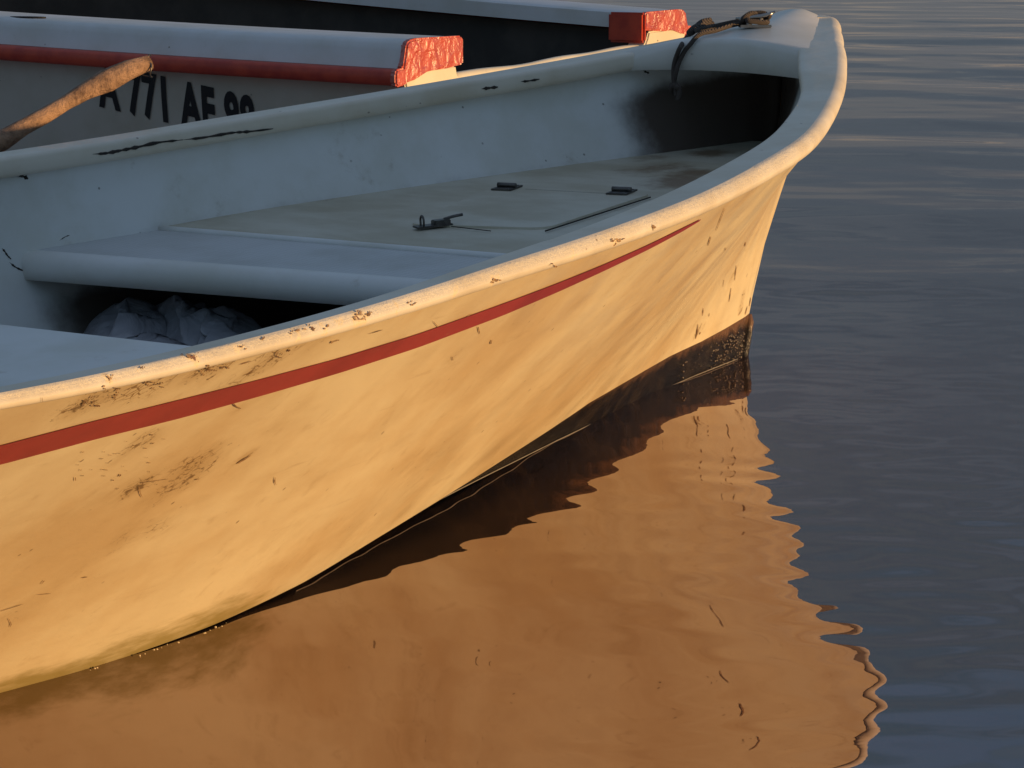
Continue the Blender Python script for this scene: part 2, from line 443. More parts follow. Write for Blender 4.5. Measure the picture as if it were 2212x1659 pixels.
for i, (u, b, sg) in enumerate(path):
    w_ = fl_w(u); side = np.clip(b / max(bf(u), .06), -1, 1); zt = ztop(u, side)
    r_ = float(rr_(u)); ri = .0075 if u < 2 else .005
    prof = [(-r_ * 1.15, -1.9 * r_)]
    for a in np.linspace(-80, 90, 11): prof.append((-r_ + r_ * math.cos(R(a)), -r_ + r_ * math.sin(R(a))))
    for q in (.04, .3, .6, .96): prof.append((-r_ + (-w_ + r_ + ri) * q, -.0012 * q))
    for a in np.linspace(90, 180, 6): prof.append((-w_ + ri + ri * math.cos(R(a)), -.0013 - ri + ri * math.sin(R(a))))
    ld = .034 * (.5 - .5 * side) + min(.034, 1.7 * r_) * (.5 + .5 * side)
    prof += [(-w_ - .0005, -ri - (ld - ri) * .3), (-w_, -ri - (ld - ri) * .7), (-w_ + .003, -ld * .93), (-w_ + .009, -ld), (-r_ * 1.15, -1.9 * r_)]
    prof_n = len(prof)
    for j, (o, dz) in enumerate(prof):
        o2 = o
        x_, y_ = P2[i] + nor[i] * o2
        V.append((x_, y_, zt + dz)); wear.append(max(0, 1 - abs(dz + r_ * .5) / (r_ * .7)) if (o > -r_) else 0.)
Vn2 = np.array(V)
F = grid_faces(len(path), prof_n)
tree_gun = BVHTree.FromPolygons([Vector(v) for v in V], F)
chip = np.zeros(len(V))
for x, y, r, a in ((775, 682, .016, .8), (790, 678, .014, .6), (1330, 521, .014, .62), (408, 769, .014, .72), (510, 752, .012, .6), (525, 748, .01, .55), (700, 712, .02, .5), (640, 720, .015, .5), (1062, 608, .012, .6),
                   (1080, 604, .015, .5), (900, 650, .015, .4), (235, 815, .008, .7), (1408, 490, .006, .75), (1190, 572, .01, .45), (1240, 555, .02, .42), (1560, 440, .01, .4), (300, 800, .01, .5), (980, 632, .02, .45), (860, 668, .02, .48), (730, 700, .02, .5), (600, 730, .02, .45)):
    h, nn = hull_hit(x, y, tree_gun)
    if h is None: continue
    d = np.linalg.norm(Vn2 - np.array(h), axis=1); chip = np.maximum(chip, a * np.exp(-(d / r) ** 2))
uw = -Vn2[:, 0]
wear = np.array(wear) * (sstep(.9, 1.3, uw) * .9 + .1)
mk('gunwale', V, F, M_GUN, boat, attrs={'chip': chip, 'wear': wear})

# inner lining
def inset(a, b, t): 
    return max(min(b - .024, b - .024 + (min(bf(a) - fl_w(a) + .014 - (b - .024), 0)) * sstep(.75, 1, t)), .002)
def hull_b(u, z, side):
    q = []
    for t in np.linspace(0, 1, 50):
        us = float(ustem(.08 + .49 * t)); s_ = (max(u - us, 0) / (L - us)) ** (1 / 1.5); a, b, zz = sidept(s_, t, side); q.append((zz, b, t))
    q = np.array(q); return float(np.interp(z, q[:, 0], q[:, 1])), float(np.interp(z, q[:, 0], q[:, 2]))
V = []; shade_dirt = []; ui = np.linspace(.08, L - .03, 200); NI = 30
for side in (1, -1):
    for s in np.linspace(0, 1, 200):
        for t in np.linspace(1, .03, NI):
            a, b, z = sidept(s, t, side); a = a + .03 * (1 - 2 * s)
            b = inset(a, b, t); shade_dirt.append(sstep(.47, .29, a) * (1 if side < 0 else sstep(.36, .28, a)) * sstep(1.0, .86, t))  # shade under the bow deck painted into the lining colour
            pz_ = .41 - .065 * a; shade_dirt[-1] = max(shade_dirt[-1], sstep(1.68, 1.44, a) * sstep(.95, 1.1, a) * sstep(pz_ - .03, pz_ - .10, z), .30 * sstep(pz_ + .03, pz_, z) * sstep(1.5, 1.3, a))  # painted shade below the bench, then dirt along the wall foot
            V.append(loc(a, b * side, z + (.008 if t > .99 else 0)))
liner = mk('inner_lining', V, grid_faces(200, NI, 0, flip=True) + grid_faces(200, NI, 200 * NI), M_IN, boat, attrs={'shade_dirt': shade_dirt})

def b_at(u, z, side):
    b, t = hull_b(u, z, side); return inset(u, b, t)
P0, PS = .41, .065
def plat_z(u): return P0 - PS * u
def deckplate(name, u0, u1, dz, mat, thick=.012, roll=0., nb=40, nu=40, attr=None, skew=0.):
    V = []; us_ = np.linspace(u0, u1, nu); at = []
    prof = [(u, dz) for u in us_]
    if roll:
        for a in np.linspace(15, 90, 6): prof.append((u1 + roll * math.sin(R(a)), dz - roll + roll * math.cos(R(a))))
        prof.append((u1 + roll, dz - thick)); prof.append((u1 + roll - .012, dz - thick))
    else:
        prof.append((u1, dz - thick))
    for u, d in prof:
        z = plat_z(u) + d
        bn, bff = b_at(u, z, 1) + .004, b_at(u, z, -1) + .004
        for q in np.linspace(0, 1, nb):
            V.append(loc(u + skew * (1 - q) * min(1, (u - u0) / (u1 - u0)), -bff + (bn + bff) * q - (1 - q) * skew * .45 * min(1, (u - u0) / (u1 - u0)), z))
    F_ = grid_faces(len(prof), nb, flip=False)
    o = mk(name, V, F_, mat, boat, attrs={'grime': attr(np.array(V)) if attr is not None else np.zeros(len(V))})
    if isinstance(mat, list): o.data.polygons.foreach_set('material_index', [1 if f // (nb - 1) >= nu - 3 else 0 for f in range(len(F_))])
    return o
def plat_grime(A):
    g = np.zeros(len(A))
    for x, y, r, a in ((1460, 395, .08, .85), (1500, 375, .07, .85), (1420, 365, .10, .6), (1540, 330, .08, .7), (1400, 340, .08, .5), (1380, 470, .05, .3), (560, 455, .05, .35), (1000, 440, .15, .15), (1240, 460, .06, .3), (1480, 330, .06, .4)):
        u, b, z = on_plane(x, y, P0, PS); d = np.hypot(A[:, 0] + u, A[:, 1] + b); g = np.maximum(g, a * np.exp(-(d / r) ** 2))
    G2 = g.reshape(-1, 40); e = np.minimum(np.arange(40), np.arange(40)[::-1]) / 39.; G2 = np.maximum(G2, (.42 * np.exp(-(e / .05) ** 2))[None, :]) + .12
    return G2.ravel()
deckplate('foredeck_panel', .15, 1.305, 0, M_PLAT, attr=plat_grime)
deckplate('bench_seat', 1.308, 1.475, -.004, [M_SLIP, M_IN], .040, roll=.02, skew=.085)
# front thwart rim and the second thwart
deckplate('thwart_seat', 2.005, 2.37, .008, M_IN, .05, roll=.02)
def rim(name, u, h, mat):
    pts = []
    for q in np.linspace(-1, 1, 30):
        b = b_at(u, plat_z(u), 1 if q > 0 else -1) * q; pts.append(loc(u, b, plat_z(u) + h))
    V, F = tube_data(pts, .006, 8); return mk(name, V, F, mat, boat)
rim('panel_edge_bead', 1.309, -.003, M_IN)
# front face of second thwart
V = []
for d in (.0075, -.05):
    u = 2.0045; z = plat_z(u) + d; bn = b_at(u, z, 1); b2 = b_at(u, z, -1)
    for q in np.linspace(0, 1, 20): V.append(loc(u, -b2 + (bn + b2) * q, z))
mk('thwart_front', V, grid_faces(2, 20), M_IN, boat)
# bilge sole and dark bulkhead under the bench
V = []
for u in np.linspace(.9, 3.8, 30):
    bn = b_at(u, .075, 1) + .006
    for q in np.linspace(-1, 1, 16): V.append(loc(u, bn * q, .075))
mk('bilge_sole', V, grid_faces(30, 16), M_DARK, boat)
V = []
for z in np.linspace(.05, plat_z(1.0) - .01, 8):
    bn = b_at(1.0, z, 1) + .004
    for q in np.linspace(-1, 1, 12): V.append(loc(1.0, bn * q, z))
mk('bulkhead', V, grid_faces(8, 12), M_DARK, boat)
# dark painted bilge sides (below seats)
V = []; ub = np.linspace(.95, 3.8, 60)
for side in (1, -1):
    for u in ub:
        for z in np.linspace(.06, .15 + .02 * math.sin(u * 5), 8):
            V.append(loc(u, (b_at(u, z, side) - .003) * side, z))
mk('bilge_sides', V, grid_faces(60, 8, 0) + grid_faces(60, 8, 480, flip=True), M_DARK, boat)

# breasthook deck at the bow with arched front
DU = .365
def deck_b(u): return max(bf(u) - .03, .5 * bf(u))
def deck_z(u, q): return ztop(u, q) - .004 * q ** 8 + .001 * (1 - q ** 8) + (.024 * min(1, (u + .02) / .08) ** .5) * (1 - q * q) ** 1.6
V = []; nb = 41; us_ = list(np.linspace(.012, DU - .012, 26))
for u in us_:
    for q in np.linspace(-1, 1, nb): V.append(loc(u, deck_b(u) * q, deck_z(u, q)))
fr = 0
for a in np.linspace(15, 90, 6):
    for q in np.linspace(-1, 1, nb):
        u = DU - .012 + .012 * math.sin(R(a)); bb = (bf(DU) - .075)
        k = min(1, fr + a / 60)
        V.append(loc(u, (deck_b(DU - .012) * (1 - k) + bb * k) * q, deck_z(DU - .012, q) - .012 + .012 * math.cos(R(a))))
for dz_, du in ((1, 0), (1, -.014), (.3, -.014)):
    for q in np.linspace(-1, 1, nb):
        zb = ztop(DU, q) - .030 - .020 * (q + 1) / 2 + .008 * (1 - q * q); zt_ = deck_z(DU - .012, q) - .012
        V.append(loc(DU + du, (bf(DU) - .075) * q, zt_ + (zb - zt_) * dz_))
mk('bow_deck', V, grid_faces(26 + 6 + 3, nb, flip=False), M_DECK, boat)

# red stripe on both sides
def stripe():
    cl = [(0, 982, 20.5), (200, 929, 20), (384, 883.5, 20), (560, 837, 18), (728, 790, 16), (900, 736, 14.5), (1084, 668.5, 12.5), (1200, 622, 9.5), (1298, 580, 7), (1400, 533, 5), (1470, 497, 3.5), (1512, 474, 1.2)]
    X = np.array(cl); xs = np.linspace(2, 1512, 110)
    yc = np.interp(xs, X[:, 0], X[:, 1]); hw = np.interp(xs, X[:, 0], X[:, 2])
    kk = np.hanning(9); kk /= kk.sum()
    yc[4:-4] = np.convolve(yc, kk, 'valid'); up = []; lo = []
    for x, y, q in zip(xs, yc, hw):
        for arr, yy in ((up, y - q), (lo, y + q)):
            h, n_ = hull_hit(x, yy)
            if h is None: break
            arr.append((-h.x, h.z))
    m = min(len(up), len(lo)); up = np.array(up[:m]); lo = np.array(lo[:m])
    o_u = np.argsort(up[:, 0]); up = up[o_u]; o_l = np.argsort(lo[:, 0]); lo = lo[o_l]
    u0, u1 = up[0, 0], max(up[-1, 0], lo[-1, 0])
    def edge(A, u):
        if u <= A[-1, 0]: return float(np.interp(u, A[:, 0], A[:, 1]))
        d = zf(A[-1, 0]) - A[-1, 1]; return zf(u) - d
    V = []; uu = np.concatenate([np.linspace(u0, u1, 150), np.linspace(u1 + .05, 3.88, 20)]); nr = 5
    for side in (1, -1):
        for u in uu:
            zu, zl = edge(up, u), edge(lo, u)
            for r in np.linspace(0, 1, nr):
                z = zu + (zl - zu) * r; V.append(loc(u, (hull_b(u, z, side)[0] + .0022) * side, z))
    return mk('red_stripe', V, grid_faces(len(uu), nr, 0) + grid_faces(len(uu), nr, len(uu) * nr, flip=True), M_STRIPE, boat)
stripe()

# hatch lid in the foredeck, its seams, two hinges and the latch
def plat_pt(x, y, dz=0.): u, b, z = on_plane(x, y, P0 + dz, PS); return np.array(loc(u, b, z))
A, B_, C_, D_ = plat_pt(1068, 406), plat_pt(1412, 421), plat_pt(1180, 497), plat_pt(880, 489)
hb = bmesh.new()
cs = [A, B_, C_, D_]; pts = []
for i in range(4):
    p, a, b = cs[i], cs[i - 1], cs[(i + 1) % 4]
    r = .03
    da, db = (a - p) / np.linalg.norm(a - p), (b - p) / np.linalg.norm(b - p)
    for t in np.linspace(0, 1, 6): pts.append(p + da * r * (1 - t) ** 2 + db * r * t * t)
vs = [hb.verts.new(tuple(p + np.array([0, 0, .0035]))) for p in pts]; f = hb.faces.new(vs)
if f.normal.z < 0: f.normal_flip()
hb.normal_update()
if f.normal.z < 0: f.normal_flip()
ex = bmesh.ops.extrude_face_region(hb, geom=[f]); bmesh.ops.translate(hb, vec=(0, 0, -.006), verts=[v for v in ex['geom'] if isinstance(v, bmesh.types.BMVert)])
hatch = bmo('hatch_lid', hb, M_PLAT, boat)
def seam(x0, y0, x1, y1, r=.0016):
    V, F = tube_data([plat_pt(x0 + (x1 - x0) * t, y0 + (y1 - y0) * t, .003) for t in np.linspace(0, 1, 8)], r, 6)
    return V, F
VV = []; FF = []
for q in ((1405, 426, 1178, 499), (1135, 409, 1320, 419), (975, 489, 1060, 499)):
    v, f_ = seam(*q, .0013 if q[0] == 1405 else .0008); mk('hatch_seam', v, f_, M_CREV, boat)
# frames on the platform plane
nz = Vector((PS * -1, 0, 1)).normalized()
def plate_frame(p, yaw):
    x = Vector((math.cos(yaw), math.sin(yaw), 0)); x = (x - nz * x.dot(nz)).normalized(); y = nz.cross(x)
    return Matrix(((x.x, y.x, nz.x, p[0]), (x.y, y.y, nz.y, p[1]), (x.z, y.z, nz.z, p[2]), (0, 0, 0, 1)))
yaw_h = math.atan2(*(B_ - A)[[1, 0]])
for (x, y, nm) in ((1095, 406, 'hinge'), (1343, 415, 'hinge')):
    M = plate_frame(plat_pt(x, y, .0045), yaw_h)
    b = bmesh.new(); box(b, M @ Matrix.Translation((0, 0, .0005)), .038, .05, .003)
    hg = bmo(nm, b, M_METAL, boat, bevel=.001)
    V, F = tube_data([M @ Vector((t, 0, .005)) for t in np.linspace(-.017, .017, 6)], .0042, 12); mk('hinge_barrel', V, F, M_METAL, hg)
    for i in (-1, 1):
        for j in (-1, 1):
            b = bmesh.new(); bmesh.ops.create_icosphere(b, subdivisions=2, radius=.0028, matrix=M @ Matrix.Translation((i * .012, j * .018, .002)) @ Matrix.Diagonal((1, 1, .5, 1)))
            bmo('screw_head', b, M_METAL, hg, True)
M = plate_frame(plat_pt(935, 487, .0045), yaw_h + .9)
b = bmesh.new(); box(b, M, .062, .022, .003); box(b, M @ Matrix.Translation((.014, 0, .004)), .028, .016, .008)
lt = bmo('hasp_latch', b, M_METAL, boat, bevel=.0012)
V, F = tube_data(smoothpath([M @ Vector(p) for p in ((-.018, -.006, 0), (-.018, -.006, .012), (-.018, 0, .017), (-.018, .006, .012), (-.018, .006, 0))]), .0018, 8); mk('staple', V, F, M_METAL, lt)
V, F = tube_data(smoothpath([M @ Vector(p) for p in ((.02, .0, .008), (.036, .003, .010), (.052, .0, .012))]), [.0025] * 13, 8); mk('lever', V, F, M_METAL, lt)
# small bolts and drain slots
def stud(x, y, r, mat=M_BLACK, nm='bolt_head', dz=.003):
    b = bmesh.new(); bmesh.ops.create_uvsphere(b, u_segments=14, v_segments=8, radius=r, matrix=Matrix.Translation(tuple(plat_pt(x, y, dz)))); return bmo(nm, b, mat, boat, True)
stud(1118, 362, .0055); stud(36, 768, .006, dz=-.004)
def drain(x, y, rx, ry, dz=-.002):
    M = plate_frame(plat_pt(x, y, dz), math.pi / 2); b = bmesh.new()
    bmesh.ops.create_cone(b, cap_ends=True, segments=24, radius1=1, radius2=1, depth=.002, matrix=M @ Matrix.Diagonal((rx, ry, 1, 1))); return bmo('drain_slot', b, M_HOLE, boat)
drain(728, 574, .017, .013, -.0035)

# split seam under the far rail and little gouges in the lining
tree_lin = BVHTree.FromPolygons([v.co.copy() for v in liner.data.vertices], [tuple(p.vertices) for p in liner.data.polygons])
def crack(pts, rad, nm='split_seam'):
    P = []; 
    for x, y in pts:
        h, n_ = hull_hit(x, y, tree_gun); h2, n2 = hull_hit(x, y, tree_lin)
        c_ = [q for q in (h, h2) if q is not None]
        if c_: P.append(min(c_, key=lambda q: (q - (MBI @ Vector(CAM))).length))
    if len(P) < 3: return None
    P = smoothpath(P, 5); rr = [rad * (.35 + .65 * abs(math.sin(i * 1.7) * math.cos(i * .63 + 1))) * min(1, 4 * i / len(P) + .2, 4 * (1 - i / len(P)) + .1) for i in range(len(P))]
    return tube_data(P, rr, 6)
VV = []; FF = []
for pts, r in ((((200, 333), (228, 331), (255, 326), (300, 317), (340, 308), (395, 302)), .0042), (((396, 302), (440, 297), (500, 287), (540, 284), (590, 278)), .0035),
               (((1040, 192), (1056, 190), (1075, 188)), .004), (((1125, 176), (1140, 175), (1165, 171)), .003), (((40, 373), (48, 380), (60, 386)), .0045),
               (((1390, 152), (1396, 156), (1402, 158)), .003), (((4, 536), (10, 543), (16, 552), (24, 560)), .0022), (((20, 566), (32, 576), (46, 583), (60, 588)), .0022), (((128, 520), (140, 512), (150, 508)), .001)):
    q = crack(pts, r)
    if q: mk('split_seam', q[0], q[1], M_CREV, boat)

# horn cleat on the deck
def deck_pt(x, y):
    d = ray(x, y); best = None
    for u in np.linspace(.02, .36, 120):
        for q in np.linspace(-1, 1, 121):
            P = G - H * u + PT * deck_b(u) * q + np.array([0, 0, deck_z(u, q)]); r = P - CAM; e = np.linalg.norm(r - d * (r @ d))
            if best is None or e < best[0]: best = (e, u, q * deck_b(u), deck_z(u, q))
    return Vector(loc(*best[1:]))
cp = deck_pt(1630, 60)
CM = Matrix.Translation(cp) @ Matrix.Rotation(-.9, 4, 'Z')
b = bmesh.new(); box(b, CM @ Matrix.Translation((0, 0, .003)), .058, .022, .005)
for s in (-.011, .011): bmesh.ops.create_cone(b, cap_ends=True, segments=12, radius1=.006, radius2=.0045, depth=.016, matrix=CM @ Matrix.Translation((s, 0, .010)))
cleat = bmo('cleat', b, M_CLEAT, boat, bevel=.001)
V, F = tube_data([CM @ Vector(p) for p in ((-.036, 0, .017), (-.026, 0, .0165), (-.01, 0, .018), (.01, 0, .020), (.026, 0, .024), (.037, 0, .029))], [.002, .004, .005, .005, .004, .002], 12)
mk('cleat_horns', V, F, M_CLEAT, cleat)

# ------------------------------------------------------------------ mooring rope on the bow
def dk(x, y, h): q = deck_pt(x, y); return MB @ Vector((q.x, q.y, q.z + h))
rope = []
c0 = MB @ cp
def cl(*p): return MB @ (CM @ Vector(p))
turns = [cl(-.02, .01, .010), cl(-.022, -.006, .018), cl(-.004, .004, .026), cl(.018, .010, .016), cl(.022, -.004, .010), cl(.003, -.011, .011), cl(-.016, -.010, .014), cl(-.006, .010, .024), cl(.016, .006, .026), cl(.028, -.002, .018)]
frontu = DU + .008
def fpt(x, y, uo=0.):   # hanging in the plane just aft of the deck front
    u0 = frontu + uo; d = ray(x, y); t = -((CAM - G) @ H + u0) / (d @ H); return Vector(CAM + d * t)
lead = [cl(-.02, .01, .010), dk(1585, 62, .012), dk(1545, 68, .010), dk(1510, 76, .010), dk(1490, 84, .009), fpt(1472, 98), fpt(1462, 120), fpt(1456, 142), fpt(1455, 165, .004), fpt(1458, 188, .004), fpt(1462, 206, .006)]
lead2 = [cl(-.014, .012, .009), dk(1580, 66, .009), dk(1545, 76, .008), dk(1512, 86, .008), fpt(1490, 97), fpt(1478, 112), fpt(1468, 132), fpt(1462, 150, .006), fpt(1456, 176, .004)]
VV = []; FF = []
def addr(pts, r):
    global VV, FF
    v, f = tube_data(smoothpath(pts, 8), r, 10); FF += [tuple(i + len(VV) for i in q) for q in f]; VV += v
addr(turns, .0048); addr(lead, .0045); addr(lead2, .0042)
addr([fpt(1450, 184), fpt(1462, 188, .01), fpt(1466, 196), fpt(1454, 198, -.004), fpt(1450, 188, .008), fpt(1464, 184, .006), fpt(1468, 200, .006), fpt(1463, 217, .008)], .0048)
o = mk('mooring_rope', VV, FF, M_ROPE); setp(o, 'brown fibre rope tied to the bow cleat, its knotted end hanging down', 'rope')
VV = []; FF = []
def fl(x, y, h=.012): return dk(x, y, h)
addr([fl(1536, 56), fl(1520, 50, .016), fl(1496, 52, .014), fl(1486, 60, .008), fl(1492, 67, .008), fl(1512, 60, .02), fl(1530, 54, .02)], .0065)
o = mk('rope_coil', VV, FF, M_ROPE); setp(o, 'small dark loop of rope on the bow deck near the red rail block', 'rope')

# ------------------------------------------------------------------ crumpled plastic bag under the bench
def bag():
    M = N('thin_plastic'); M.base(M.mix(M.ramp(M.noise(7, 4), .4, .65), (.42, .42, .46), (.26, .255, .28))).rough(.28).bump(M.noise(11, 3, .5, dist=1.6), .45, .02)
    from mathutils import noise as mn
    b = bmesh.new(); cu, cb_, cz = 1.49, -.315, .078
    nu_, nv_ = 90, 130; gv = []
    for i in range(nu_):
        for k in range(nv_):
            x, y = i / (nu_ - 1) * 2 - 1, k / (nv_ - 1) * 2 - 1; p = Vector((x * 1.3, y * 1.9, 0))
            w_ = Vector((mn.noise(p * 1.1 + Vector((5, 1, 0))), mn.noise(p * 1.1 + Vector((1, 7, 3))), 0)) * .5
            fo = lambda q, e: 1 - 2.2 * math.sqrt(mn.noise(q) ** 2 + e)
            r1 = fo((p + w_) * .95 + Vector((2, 0, 4)), .010); r2_ = fo((p + w_ * 1.5) * 2.1 + Vector((0, 9, 1)), .006); r3_ = fo(p * 3.6, .004)
            rad = min(1, math.hypot(x, y)); dome = (1 - rad ** 3)
            z = dome * max(0, .110 + .045 * r1 + .022 * r2_ + .004 * r3_)
            gv.append(b.verts.new((x * .15 + .02 * w_.x + .045 * r2_ * dome, y * .23 + .03 * w_.y + .06 * r1 * dome, z)))
    for f in grid_faces(nu_, nv_): b.faces.new([gv[q] for q in f])
    bmesh.ops.recalc_face_normals(b, faces=b.faces)
    q = bmo('plastic_bag', b, M.m, None, True)
    q.matrix_world = MB @ Matrix.Translation(loc(cu, cb_, cz))
    setp(q, 'crumpled grey plastic bag stuffed into the dark space below the bench', 'bag')
bag()

# ================================================================== BOAT 2
A2 = np.array([-.238, 5.20, 0]); ang = R(60.6)
T2 = np.array([math.cos(ang), math.sin(ang), 0]); F2 = np.array([-T2[1], T2[0], 0]); BEAM = 1.385
M2 = Matrix(((F2[0], -T2[0], 0, A2[0]), (F2[1], -T2[1], 0, A2[1]), (0, 0, 1, 0), (0, 0, 0, 1)))
# local: x forward from the transom, y = -(across from near edge), z up
boat2 = empty('motor_dinghy', M2, 'white dinghy behind with red rub rail, black registration and a lit transom cut-out', 'boat')
L2 = 3.2
def z2(x, c): return .529 + .020 * x + .012 * x * x * .5 + (.033 + .03 * x) * c / BEAM   # rail height; c across
def cn(x): # near edge offset (outboard negative)
    return -.02 * math.sin(min(x, 1.6) / 1.6 * math.pi / 2) if x < 1.6 else -.02 + .72 * ((x - 1.6) / 1.6) ** 2.2
def cf(x): return BEAM - cn(x)
def l2(x, c, z): return (x, -c, z)
xs2 = np.linspace(0, L2, 90)
def side_sweep(prof, near, x0=0., x1=L2):
    V = []; xs = [x for x in xs2 if x0 - 1e-6 <= x <= x1 + 1e-6]
    for x in xs:
        e = cn(x) if near else cf(x)
        for o, dz in prof: V.append(l2(x, e - o if near else e + o, z2(x, e) + dz))
    n = len(prof); F = grid_faces(len(xs), n, closec=True, flip=near)
    F.append(tuple(range(n)) if not near else tuple(reversed(range(n)))); k = (len(xs) - 1) * n
    F.append(tuple(reversed(range(k, k + n))) if not near else tuple(range(k, k + n)))
    return V, F
# outboard o>0; white capping, red rail under its lip
cap = [(-.25, -.022), (-.25, .028), (-.243, .035), (-.06, .037), (-.035, .034), (-.026, .027), (-.022, .015), (-.012, -.022)]
rail = [(-.012, -.0225), (.016, -.024), (.021, -.03), (.021, -.05), (.015, -.056), (-.02, -.058), (-.02, -.0225)]
M_W2 = paint_white('dinghy_white', .3, (.76, .77, .78), .5)
M_CREAM2 = paint_white('dinghy_cream', .25, (.78, .73, .60), .45)
M_SIDE2 = paint_white('dinghy_side', .2, (.62, .58, .50), .5)
for near in (True, False):
    sc_ = 1 if near else .72; V, F = side_sweep([(o, d * sc_) for o, d in cap], near); mk('side_capping', V, F, M_W2, boat2, True).data.set_sharp_from_angle(angle=R(50))
    V, F = side_sweep([(o, d * sc_) for o, d in rail], near); q = mk('rub_rail', V, F, M_RED, boat2, True)
    if hasattr(q.data, 'set_sharp_from_angle'): q.data.set_sharp_from_angle(angle=R(50))
    # thick red painted end on the transom side
    outl = [(-.252, -.024), (-.252, .030), (-.245, .0375), (-.06, .0395), (-.034, .0365), (-.022, .029), (-.018, .014), (-.008, -.020), (.018, -.0215), (.0235, -.03), (.0235, -.052), (.016, -.059), (-.05, -.05), (-.10, -.036)]
    b = bmesh.new(); e = cn(0) if near else cf(0)
    vs = [b.verts.new(l2(-.012, e - o if near else e + o, z2(0, e) + dz * sc_)) for o, dz in outl]; f = b.faces.new(vs)
    b.normal_update()
    ex = bmesh.ops.extrude_face_region(b, geom=[f]); bmesh.ops.translate(b, vec=(.018, 0, 0), verts=[v for v in ex['geom'] if isinstance(v, bmesh.types.BMVert)])
    bmesh.ops.recalc_face_normals(b, faces=b.faces)
    ec = bmo('end_cap', b, M_REDGLOSS, boat2, False, bevel=.004)
    if not near:
        b = bmesh.new(); box(b, Matrix.Translation(l2(.040, e - .25, z2(0, e) - .011)), .10, .016, .074); bmo('inner_cap', b, M_RED, boat2, bevel=.006)
# topsides
V = []; ns = 16
def side2(x, t, near): # t 1 top .. 0 water
    e = cn(x) if near else cf(x); zt = z2(x, e) - .05; z = -.1 + (zt + .1) * t; fl_ = .16 * max(1 - t, 0) ** 1.3 + .02
    return l2(x, e + fl_ if near else e - fl_, z)
for near in (True, False):
    for x in xs2:
        for t in np.linspace(1, 0, ns): V.append(side2(x, t, near))
mk('hull_side', V, grid_faces(90, ns, 0, flip=True) + grid_faces(90, ns, 90 * ns), M_SIDE2, boat2)
# transom with cut-out
def tr():
    e0, e1 = .012, BEAM - .012
    zt = lambda c: z2(0, c) - (.03 if c < BEAM / 2 else .016)
    top = [(e0, zt(e0)), (.225, zt(.225)), (.232, zt(.232) - .022), (.25, zt(.25) - .034)]
    for c in np.linspace(.28, BEAM - .28, 14): top.append((c, z2(0, c) - .066))
    top += [(BEAM - .245, zt(BEAM - .25) - .03), (BEAM - .232, zt(BEAM - .232) - .015), (BEAM - .225, zt(BEAM - .225)), (e1, zt(e1))]
    poly = top + [(BEAM - .2, -.1), (.2, -.1)]
    b = bmesh.new(); vs = [b.verts.new(l2(-.0085, c, z)) for c, z in poly]; f = b.faces.new(vs)
    ex = bmesh.ops.extrude_face_region(b, geom=[f]); bmesh.ops.translate(b, vec=(.05, 0, 0), verts=[v for v in ex['geom'] if isinstance(v, bmesh.types.BMVert)])
    bmesh.ops.recalc_face_normals(b, faces=b.faces)
    bmo('transom', b, M_CREAM2, boat2, bevel=.004)
    pts = [l2(.014, c, z2(0, c) - .064 + .0025 * math.sin(c * 7 + 1) + .001 * math.sin(c * 19)) for c in np.linspace(.235, BEAM - .235, 24)]
    V, F = tube_data(pts, [.016 + .001 * math.sin(i * .7) for i in range(24)], 12); mk('transom_lip', V, F, M_CREAM2, boat2)
tr()
# dark lining and sole
V = []
for near in (True, False):
    for x in xs2[:-4]:
        e = cn(x) if near else cf(x)
        for t in np.linspace(0, 1, 8):
            V.append(l2(max(x, .05), (e + .2 + .05 * t) if near else (e - .2 - .05 * t), z2(x, e) - .023 - (z2(x, e) - .10) * t))
nx = len(xs2) - 4
mk('inner_lining', V, grid_faces(nx, 8, 0) + grid_faces(nx, 8, nx * 8, flip=True), M_DARK, boat2)
V = []
for x in xs2[:-4]:
    for q in np.linspace(0, 1, 6): a, c = cn(x) + .2, cf(x) - .2; V.append(l2(max(x, .05), a + (c - a) * q, .115))
mk('inner_sole', V, grid_faces(nx, 6), M_DARK, boat2)
# a thwart far forward
b = bmesh.new(); box(b, Matrix.Translation(l2(1.9, BEAM / 2, .40)), .25, 1.1, .03); bmo('thwart_seat', b, M_DARK, boat2, bevel=.006)
# oarlock hole on the near capping
b = bmesh.new(); e = cn(1.02)
bmesh.ops.create_cone(b, cap_ends=True, segments=20, radius1=1, radius2=1, depth=.003, matrix=Matrix.Translation(l2(1.03, e + .075, z2(1.03, e) + .0375)) @ Matrix.Diagonal((.05, .022, 1, 1))); bmo('oarlock_socket', b, M_HOLE, boat2)
